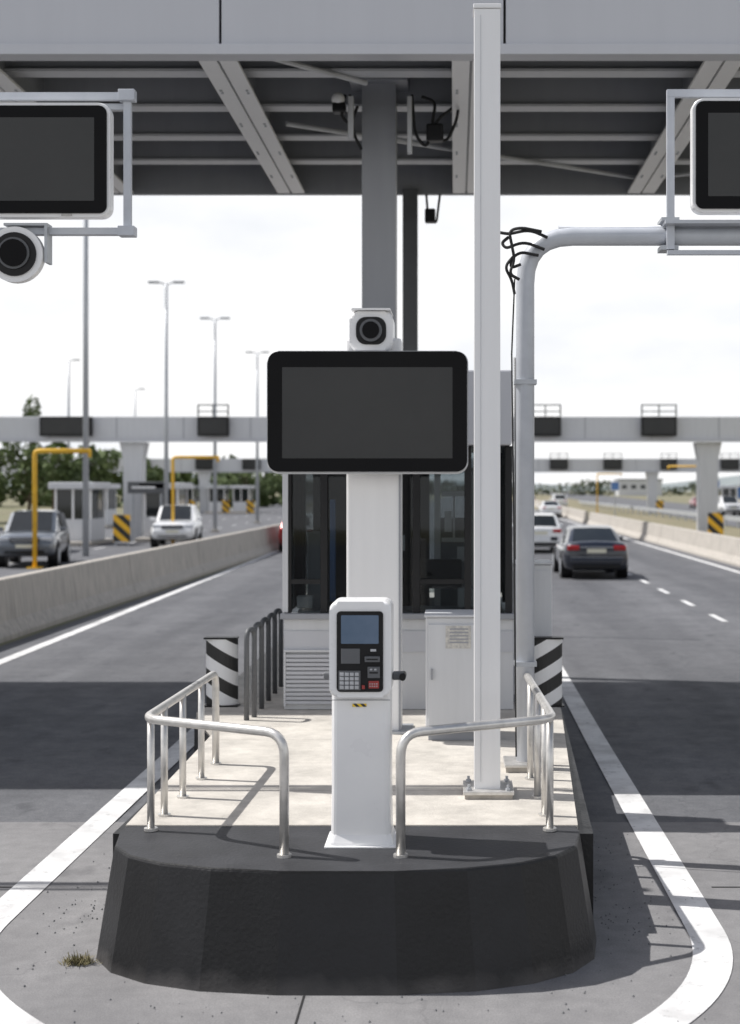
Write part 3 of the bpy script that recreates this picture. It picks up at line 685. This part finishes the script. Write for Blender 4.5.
def plaza(Y, zb, zt, cols, signs, x0, x1, booths, k=1.0):
    e = empty('toll_gantry', (0, Y, 0))
    box('beam', x0, x1, Y, Y + 1.6, zb, zt, M['lightgrey'], e, .03)
    xs = [x0 + i * 3.2 for i in range(int((x1 - x0) / 3.2))]
    boxes('beam_joints', [(a, a + .04, Y - .012, Y - .002, zb + .02, zt - .02) for a in xs], M['grey'], e)
    box('beam_lower_flange', x0, x1, Y - .1, Y - .015, zb - .05, zb + .12, M['fascia'], e)
    for c in cols:
        bm = bmesh.new()
        pr = [(.62, zb - .052), (.45, zb - .9), (.42, 0)]
        ra = []
        for hw, z in pr: ra.append([bm.verts.new((c + a * hw, Y + .8 + b * .5, z)) for a, b in ((-1, -1), (1, -1), (1, 1), (-1, 1))])
        for p, q in zip(ra[:-1], ra[1:]):
            for i in range(4): bm.faces.new([p[i], p[(i + 1) % 4], q[(i + 1) % 4], q[i]])
        bm.faces.new(ra[0]); bm.faces.new(ra[-1]); add('column', bm, M['lightgrey'], e)
    for (sx, sw, fr_) in signs:
        s = empty('lane_sign', (sx, Y, zb))
        box('panel', sx - sw / 2, sx + sw / 2, Y - .45, Y - .2, zb + .22, zt - .02, M['black'], s, .04)
        box('panel_face', sx - sw / 2 + .1, sx + sw / 2 - .1, Y - .46, Y - .451, zb + .32, zt - .12, M['display'], s)
        box('hanger', sx - .3, sx + .3, Y - .199, Y - .1, zb + .4, zt - .1, M['galv'], s)
        if fr_:
            boxes('frame', [(sx - sw * .5, sx + sw * .5, Y - .4, Y - .33, zt + .5, zt + .56), (sx - sw * .5, sx - sw * .5 + .07, Y - .4, Y - .33, zt, zt + .5), (sx + sw * .5 - .07, sx + sw * .5, Y - .4, Y - .33, zt, zt + .5), (sx - .03, sx + .03, Y - .4, Y - .33, zt, zt + .5), (sx - sw * .5 + .071, sx + sw * .5 - .071, Y - .39, Y - .34, zt + .2, zt + .25)], M['darkgrey'], s)
    for b in booths: far_booth(b, Y + .8)
plaza(68, 4.75, 5.92, [-31, -15.5, 12.2, 24], [(-18.5, 2.5, False), (-11.5, 1.5, True), (-25.5, 2.5, False), (4.3, 1.5, True), (9.7, 1.7, True), (17, 1.7, True)], -45, 45, [])
plaza(140, 4.1, 5.4, [-38, -24.8, -9.5, 19.5, 34, 50], [(-24.5, 2, False), (-20, 1.8, False), (10.2, 1.8, True), (15.5, 1.8, True), (21, 1.6, True), (27, 1.8, True), (-31, 2, False)], -75, 80, [-30, -26.5, -21, -23.4, 27])
far_booth(-16.6, 63); far_booth(-13.7, 67.5); far_booth(-22.5, 90)
for (x, y) in [(-14.3, 61), (12.1, 66), (-19.6, 66), (-24.5, 132), (-21.6, 134), (19.3, 134), (-19.0, 132)]: hazard_board(x, y)

def yellow_frame(x, y, h, arm, r=.075):
    e = empty('height_limit_frame', (x, y, 0))
    tube('post_and_arm', [(x, y, 0), (x, y, h), (x + arm, y, h)], r, M['yellow'], e, .15, 10)
    tube('drop_post', [(x + arm, y, h + .05), (x + arm, y, h - .2)], .06, M['yellow'], e, 0, 8)
    box('foot', x - .2, x + .2, y - .2, y + .2, 0, .06, M['yellow'], e)
yellow_frame(-13.0, 44, 3.65, 1.7); yellow_frame(-11.9, 60, 3.8, 1.9, .065); yellow_frame(16.0, 92, 3.9, -2.2, .06); yellow_frame(13, 130, 3.8, 2.2, .06)

ds = empty('direction_sign', (-15, 66, 0))
box('panel', -15.2, -13.4, 66, 66.08, 2.25, 2.8, M['darkgrey'], ds, .02); box('text_band', -15.0, -13.9, 65.985, 65.997, 2.48, 2.58, M['whitepaint'], ds)
boxes('post', [(-15.0, -14.9, 66.081, 66.18, 0, 2.8), (-13.7, -13.6, 66.081, 66.18, 0, 2.8)], M['galv'], ds)
for (sx, sy, sh) in [(15.2, 75, 2.6), (12.6, 112, 3.0), (22, 120, 3.2), (33, 150, 4.5)]:
    e = empty('road_sign', (sx, sy, 0)); box('post', sx - .04, sx + .04, sy, sy + .08, 0, sh, M['galv'], e)
    rpanel('plate', sx, sh - .35, .75, .75, sy - .03, sy - .005, .12, M['whitepaint'], e, .004); rpanel('plate_face', sx, sh - .35, .62, .62, sy - .036, sy - .031, .1, M['blue'], e, 0)

def street_lamp(x, y, h, double=True, r=.11):
    e = empty('street_lamp', (x, y, 0))
    tube('pole', [(x, y, 0), (x, y, h)], r, M['galv'], e, 0, 10, r * .55)
    for s in ((-1, 1) if double else (1,)):
        tube('arm', [(x, y, h - .1), (x + s * .2, y, h + .02), (x + s * .35, y, h + .04)], .035, M['galv'], e, .1, 8)
        box('luminaire', x + s * .58 - .26, x + s * .58 + .26, y - .12, y + .12, h, h + .1, M['grey'], e, .03)
    box('base', x - .2, x + .2, y - .2, y + .2, 0, .15, M['barrier'], e)
street_lamp(-13.4, 66, 12, True, .12); street_lamp(-13.5, 80, 12, True, .12); street_lamp(-13.9, 100, 12, True, .13); street_lamp(-28.8, 106, 12, False, .14)
street_lamp(-27, 120, 10.8, False, .12)
tm = empty('lighting_mast', (-13.5, 52, 0)); tube('pole', [(-13.5, 52, 0), (-13.5, 52, 17)], .12, M['galv'], tm, 0, 12, .08)
sw = empty('thin_antenna', (1.0, 22, 0)); tube('rod', [(1.02, 24, .6), (1.02, 24, 4.7)], .03, M['darkgrey'], sw)

# ------------------------------------------------------------------ vehicles
def paint(name, c, metal=.3):
    return mat(name, c, tuple(x * .93 for x in c), 2, .3, metal=metal, coat=.9, rvar=.03)
P_navy = paint('car_paint_dark_blue', (.012, .016, .028)); P_white = paint('car_paint_white', (.78, .79, .80), 0); P_sil = paint('car_paint_grey', (.13, .145, .165)); P_red = paint('car_paint_red', (.25, .02, .02)); P_blk = paint('car_paint_black', (.012, .012, .013))
KIND = {
 'sedan': dict(body=[(-2.28, .74, .40, .84), (-2.22, .84, .30, .99), (-2.0, .89, .25, 1.03), (-1.6, .905, .22, 1.02), (-.8, .91, .2, .98), (0, .91, .2, .96), (.9, .905, .2, .94), (1.45, .89, .22, .90), (1.95, .86, .25, .80), (2.2, .78, .3, .70), (2.3, .66, .4, .60)],
               cab=[(-1.80, .78, .74, 1.02), (-1.05, .80, .60, 1.37), (-.35, .81, .61, 1.43), (.25, .81, .60, 1.41), (1.05, .78, .72, .95)]),
 'hatch': dict(body=[(-1.98, .76, .38, .92), (-1.94, .84, .28, 1.02), (-1.6, .87, .22, 1.03), (-.8, .88, .2, 1.0), (0, .88, .2, .98), (.8, .88, .2, .96), (1.35, .86, .22, .92), (1.8, .8, .26, .78), (2.0, .64, .36, .62)],
               cab=[(-1.93, .78, .74, 1.03), (-1.55, .79, .62, 1.44), (-.6, .80, .63, 1.51), (.1, .80, .62, 1.48), (1.0, .76, .70, .97)]),
 'suv': dict(body=[(-2.35, .84, .50, 1.05), (-2.3, .90, .38, 1.16), (-1.8, .93, .32, 1.17), (-.8, .94, .3, 1.15), (0, .94, .3, 1.13), (.9, .94, .3, 1.11), (1.5, .93, .32, 1.08), (2.1, .9, .35, 1.0), (2.3, .84, .42, .9), (2.38, .74, .5, .78)],
             cab=[(-2.28, .84, .8, 1.17), (-2.0, .84, .70, 1.68), (-.8, .85, .71, 1.76), (.15, .85, .70, 1.73), (1.05, .82, .78, 1.13)]),
}
def car(name, x, y, heading, kind, pm_):
    e = empty(name, (0, 0, 0)); K = KIND[kind]
    bm = bmesh.new(); rings = []
    for (yy, hw, zb, zt) in K['body']:
        h = zt - zb; half = [(.80, 0), (.95, .10), (1.0, .35), (.995, .62), (.95, .86), (.86, .96), (.5, 1.01), (0, 1.03)]
        pts = [(-a * hw, zb + t * h) for a, t in half] + [(a * hw, zb + t * h) for a, t in half[-2::-1]]
        rings.append([bm.verts.new((px, yy, pz)) for px, pz in pts])
    for a, b in zip(rings[:-1], rings[1:]):
        n = len(a)
        for i in range(n): bm.faces.new([a[i], a[(i + 1) % n], b[(i + 1) % n], b[i]])
    bm.faces.new(rings[0]); bm.faces.new(rings[-1][::-1])
    add('body', bm, pm_, e, True)
    bm = bmesh.new(); rings = []
    for (yy, hb, ht, zt) in K['cab']:
        zb = .9 if kind != 'suv' else 1.08
        pts = [(-hb, min(zb, zt - .05)), (-ht - .02, zt - .06), (-ht * .86, zt), (0, zt + .012), (ht * .86, zt), (ht + .02, zt - .06), (hb, min(zb, zt - .05))]
        rings.append([bm.verts.new((px, yy, pz)) for px, pz in pts])
    ns = len(rings) - 1
    for j, (a, b) in enumerate(zip(rings[:-1], rings[1:])):
        for i in range(6):
            f = bm.faces.new([a[i], a[i + 1], b[i + 1], b[i]]); end = j in (0, ns - 1)
            side = i in (0, 5); top = i in (2, 3)
            f.material_index = 1 if ((side and not end) or (top and end)) else 0
    bm.faces.new(rings[0]); bm.faces.new(rings[-1][::-1])
    add('cabin', bm, [pm_, M['carglass']], e)
    yr = K['body'][0][0]; yf = K['body'][-1][0]; zs = .15 if kind == 'suv' else 0
    hw = K['body'][4][1]; wr = .33 + zs * .3; ws = [(yr + .95), (yf - .88)]
    bt = bmesh.new(); brm = bmesh.new(); ba = bmesh.new()
    for wy in ws:
        for s in (-1, 1):
            bm_tube(ba, [(s * (hw - .3), wy, wr + .02), (s * (hw + .004), wy, wr + .02)], wr + .07, 24)
            bm_tube(bt, [(s * (hw - .22), wy, wr), (s * (hw - .01), wy, wr), (s * (hw + .012), wy, wr)], wr, 24)
            bm_tube(brm, [(s * (hw - .02), wy, wr), (s * (hw + .02), wy, wr)], wr * .66, 16)
    add('wheel_arches', ba, M['black'], e); add('tyres', bt, M['rubber'], e); add('rims', brm, M['galv'], e)
    zl = .86 + zs
    boxes('tail_lamps', [(-.80, -.46, yr - .012, yr + .2, zl - .07, zl + .07), (.46, .80, yr - .012, yr + .2, zl - .07, zl + .07)], M['red'], e, .03)
    boxes('rear_bumper_trim', [(-.66, .66, yr - .03, yr + .2, .30 + zs, .42 + zs)], M['black'], e, .03)
    boxes('rear_plate', [(-.26, .26, yr - .02, yr + .02, zl - .13, zl - .02)], M['plate'], e)
    boxes('boot_line', [(-.72, .72, yr - .006, yr + .1, .60 + zs, .612 + zs), (-.45, .45, yr - .014, yr + .05, zl + .015, zl + .035)], M['galv'], e)
    boxes('rear_bumper', [(-.74, .74, yr - .025, yr + .2, .425 + zs, .595 + zs)], pm_, e, .05)
    zf = .64 + zs * 1.6
    boxes('headlamps', [(-.82, -.46, yf - .28, yf - .06, zf - .06, zf + .08), (.46, .82, yf - .28, yf - .06, zf - .06, zf + .08)], M['lamp'], e, .03)
    boxes('grille', [(-.44, .44, yf - .2, yf + .02, zf - .10, zf + .07)], M['black'], e, .03)
    boxes('grille_bars', [(-.42, .42, yf + .021, yf + .03, zf - .06, zf - .045), (-.42, .42, yf + .021, yf + .03, zf - .01, zf + .005), (-.42, .42, yf + .021, yf + .03, zf + .035, zf + .05)], M['galv'], e)
    boxes('front_bumper', [(-.80, .80, yf - .28, yf + .03, zf - .30, zf - .115)], pm_, e, .06)
    boxes('front_plate', [(-.26, .26, yf + .031, yf + .04, zf - .25, zf - .14)], M['plate'], e)
    boxes('lower_intake', [(-.62, .62, yf - .25, yf + .0, zf - .42, zf - .31)], M['black'], e, .02)
    zc = 1.0 + zs * 1.1
    boxes('mirrors', [(-hw - .15, -hw + .06, .62, .72, zc - .05, zc + .07), (hw - .06, hw + .15, .62, .72, zc - .05, zc + .07)], pm_, e, .03)
    boxes('b_pillars', [(s * (hw - .16) - .012, s * (hw - .16) + .012, -.35, -.25, zc, zc + .12) for s in (-1, 1)], M['black'], e)
    e.location = (x, y, .008); e.rotation_euler = (0, 0, heading)
    return e
car('sedan_car', 3.85, 40.9, 0, 'sedan', P_navy)
car('hatchback_car', 3.25, 56, 0, 'hatch', P_white)
car('hatchback_car', -6.0, 57, 0, 'hatch', P_red)
car('suv_car', -13.75, 46.5, math.pi + .16, 'suv', P_sil)
car('suv_car', -12.0, 61.5, math.pi + .10, 'suv', P_white)
car('hatchback_car', -16.2, 55, math.pi + .1, 'hatch', P_white); car('hatchback_car', -17.6, 50, math.pi + .1, 'hatch', P_blk)
car('sedan_car', 8.0, 120, 0, 'sedan', P_white); car('suv_car', 12.4, 170, 0, 'suv', P_white)
car('hatchback_car', 7.2, 150, 0, 'hatch', P_navy); car('sedan_car', 11.0, 210, 0, 'sedan', P_sil); car('suv_car', 25, 130, math.pi, 'suv', P_white); car('sedan_car', -10.2, 95, math.pi, 'sedan', P_blk)
car('sedan_car', 30, 175, math.pi, 'sedan', P_red)

# ------------------------------------------------------------------ vegetation
rng = np.random.default_rng(5)
def leaf_cloud(verts, faces, cx, cy, cz, rx, ry, rz, nl, size):
    for _ in range(nl):
        d = rng.normal(size=3); d /= np.linalg.norm(d); r = rng.uniform(.45, 1) ** .6
        p = np.array([cx, cy, cz]) + d * r * np.array([rx, ry, rz])
        a = rng.normal(size=3); a /= np.linalg.norm(a); b = np.cross(a, rng.normal(size=3)); b /= np.linalg.norm(b)
        s = size * rng.uniform(.5, 1.3); i = len(verts)
        verts += [tuple(p - a * s), tuple(p + b * s * .6), tuple(p + a * s), tuple(p - b * s * .6)]; faces.append((i, i + 1, i + 2, i + 3))
def tree(x, y, h, wd, slim=False):
    e = empty('tree', (x, y, 0)); vs = []; fs = []
    bm = bmesh.new(); bm_tube(bm, [(x, y, 0), (x + .1, y, h * .3), (x, y, h * .75)], .16, 8, .04)
    nb = 9 if not slim else 7
    for k in range(nb):
        a = rng.uniform(0, 6.28); z = h * rng.uniform(.35, .9) if not slim else h * (.25 + .1 * k); rr = wd * rng.uniform(.25, .8) * (.35 if slim else 1)
        tx, ty = x + rr * math.cos(a), y + rr * math.sin(a)
        bm_tube(bm, [(x, y, z * .6), (tx, ty, z)], .05, 6, .02)
        leaf_cloud(vs, fs, tx, ty, z, wd * rng.uniform(.3, .5), wd * .4, h * rng.uniform(.10, .17), 150, .2)
    add('trunk', bm, M['bark'], e)
    me = bpy.data.meshes.new('crown'); me.from_pydata(vs, [], fs); me.materials.append(M['foliage']); me.transform(Matrix.Translation(-Vector(e.location)))
    o = bpy.data.objects.new('crown', me); scene.collection.objects.link(o); o.parent = e
for (x, y, h, wd) in [(-33.5, 100, 5.6, 2.2), (-36.5, 104, 6.2, 2.8), (-30.6, 102, 6.6, 2.4), (-40, 106, 6.5, 3), (-28, 99, 5.4, 2.0), (-26.5, 104, 6.0, 2.2), (-24, 112, 4.8, 2), (-44, 104, 6.4, 3), (-22, 150, 5.2, 2.6), (-19, 160, 5, 2.8)]:
    tree(x, y, h, wd)
tree(-33.2, 112, 10, 1.5, True)
def tree_line(name, x0, x1, y, h, n, m):
    vs = []; fs = []
    for k in range(n):
        x = x0 + (x1 - x0) * (k + rng.uniform(0, 1)) / n; hh = h * rng.uniform(.55, 1.1)
        leaf_cloud(vs, fs, x, y + rng.uniform(-8, 8), hh * .45, (x1 - x0) / n * 1.1, 4, hh * .5, 130, h * .13)
    me = bpy.data.meshes.new(name); me.from_pydata(vs, [], fs); me.materials.append(m)
    o = bpy.data.objects.new(name, me); scene.collection.objects.link(o)
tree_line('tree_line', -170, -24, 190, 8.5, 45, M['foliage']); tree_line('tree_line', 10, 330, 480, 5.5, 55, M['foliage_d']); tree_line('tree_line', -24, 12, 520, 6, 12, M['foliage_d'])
bm = bmesh.new(); prev = None
for k in range(121):
    x = -1200 + k * 25; t = k
    hz = 9 + 5 * math.sin(t * .21) + 3 * math.sin(t * .53 + 1) + (max(0, (x - 0)) / 900) * 18
    row = [bm.verts.new((x, 1100, -1)), bm.verts.new((x, 1180, hz * .8)), bm.verts.new((x, 1300, hz)), bm.verts.new((x, 1600, -1))]
    if prev:
        for i in range(3): bm.faces.new([prev[i], prev[i + 1], row[i + 1], row[i]])
    prev = row
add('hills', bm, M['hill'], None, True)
for (x, y, wd, h) in [(135, 440, 18, 7), (60, 460, 14, 5)]:
    e = empty('warehouse_building', (x, y, 0))
    box('walls', x - wd / 2, x + wd / 2, y, y + 12, 0, h, M['lightgrey'], e); box('roof', x - wd / 2 - .4, x + wd / 2 + .4, y - .4, y + 12.4, h + .01, h + .5, M['grey'], e)
    boxes('windows', [(x - wd / 2 + 1 + k * 3, x - wd / 2 + 2.6 + k * 3, y - .06, y - .01, h * .45, h * .7) for k in range(int(wd / 3) - 0) if k * 3 + 2.6 < wd - .5], M['carglass'], e)
sheet('verge', [(9.75, 5), (18, 5), (18, 90), (46, 880), (24, 880), (13.8, 320)], .004, M['verge'])
e = empty('guard_rail', (17.5, 80, 0)); box('beam', 17.4, 17.48, 40, 200, .45, .75, M['galv'], e); boxes('posts', [(17.49, 17.6, 40 + k * 4, 40.1 + k * 4, 0, .75) for k in range(40)], M['galv'], e)

vs = []; fs = []
for _ in range(300):
    a = rng.uniform(0, 6.28); l = rng.uniform(.015, .06); t = rng.uniform(.05, 1.2); p = np.array([-1.97 + rng.normal() * .035, 7.45 + rng.normal() * .025, .014])
    q = p + np.array([math.cos(a) * math.cos(t), math.sin(a) * math.cos(t), math.sin(t)]) * l; wv = np.array([-math.sin(a), math.cos(a), 0]) * .003; i = len(vs)
    vs += [tuple(p - wv), tuple(p + wv), tuple(q + wv * .4), tuple(q - wv * .4)]; fs.append((i, i + 1, i + 2, i + 3))
me = bpy.data.meshes.new('weed'); me.from_pydata(vs, [], fs); me.materials.append(M['straw']); o = bpy.data.objects.new('weed', me); scene.collection.objects.link(o)
vs = []; fs = []
for _ in range(420):
    sd_ = rng.choice([-1, 1]); yy = rng.uniform(6.6, 10.5); xx = (-.58 + sd_ * (1.42 + abs(rng.normal()) * .22)) if yy > 7.9 else rng.uniform(-2.4, 1.2)
    if yy <= 7.9 and ((xx + .58) / 1.42) ** 2 + ((yy - 7.85) / .92) ** 2 < 1.0: continue
    s = rng.uniform(.003, .009); i = len(vs)
    vs += [(xx - s, yy, .012), (xx, yy - s, .012), (xx + s * .8, yy + s * .4, .012), (xx, yy, .012 + s)]; fs += [(i, i + 1, i + 3), (i + 1, i + 2, i + 3), (i + 2, i, i + 3)]
me = bpy.data.meshes.new('gravel'); me.from_pydata(vs, [], fs); me.materials.append(M['darkgrey']); o = bpy.data.objects.new('gravel', me); scene.collection.objects.link(o)
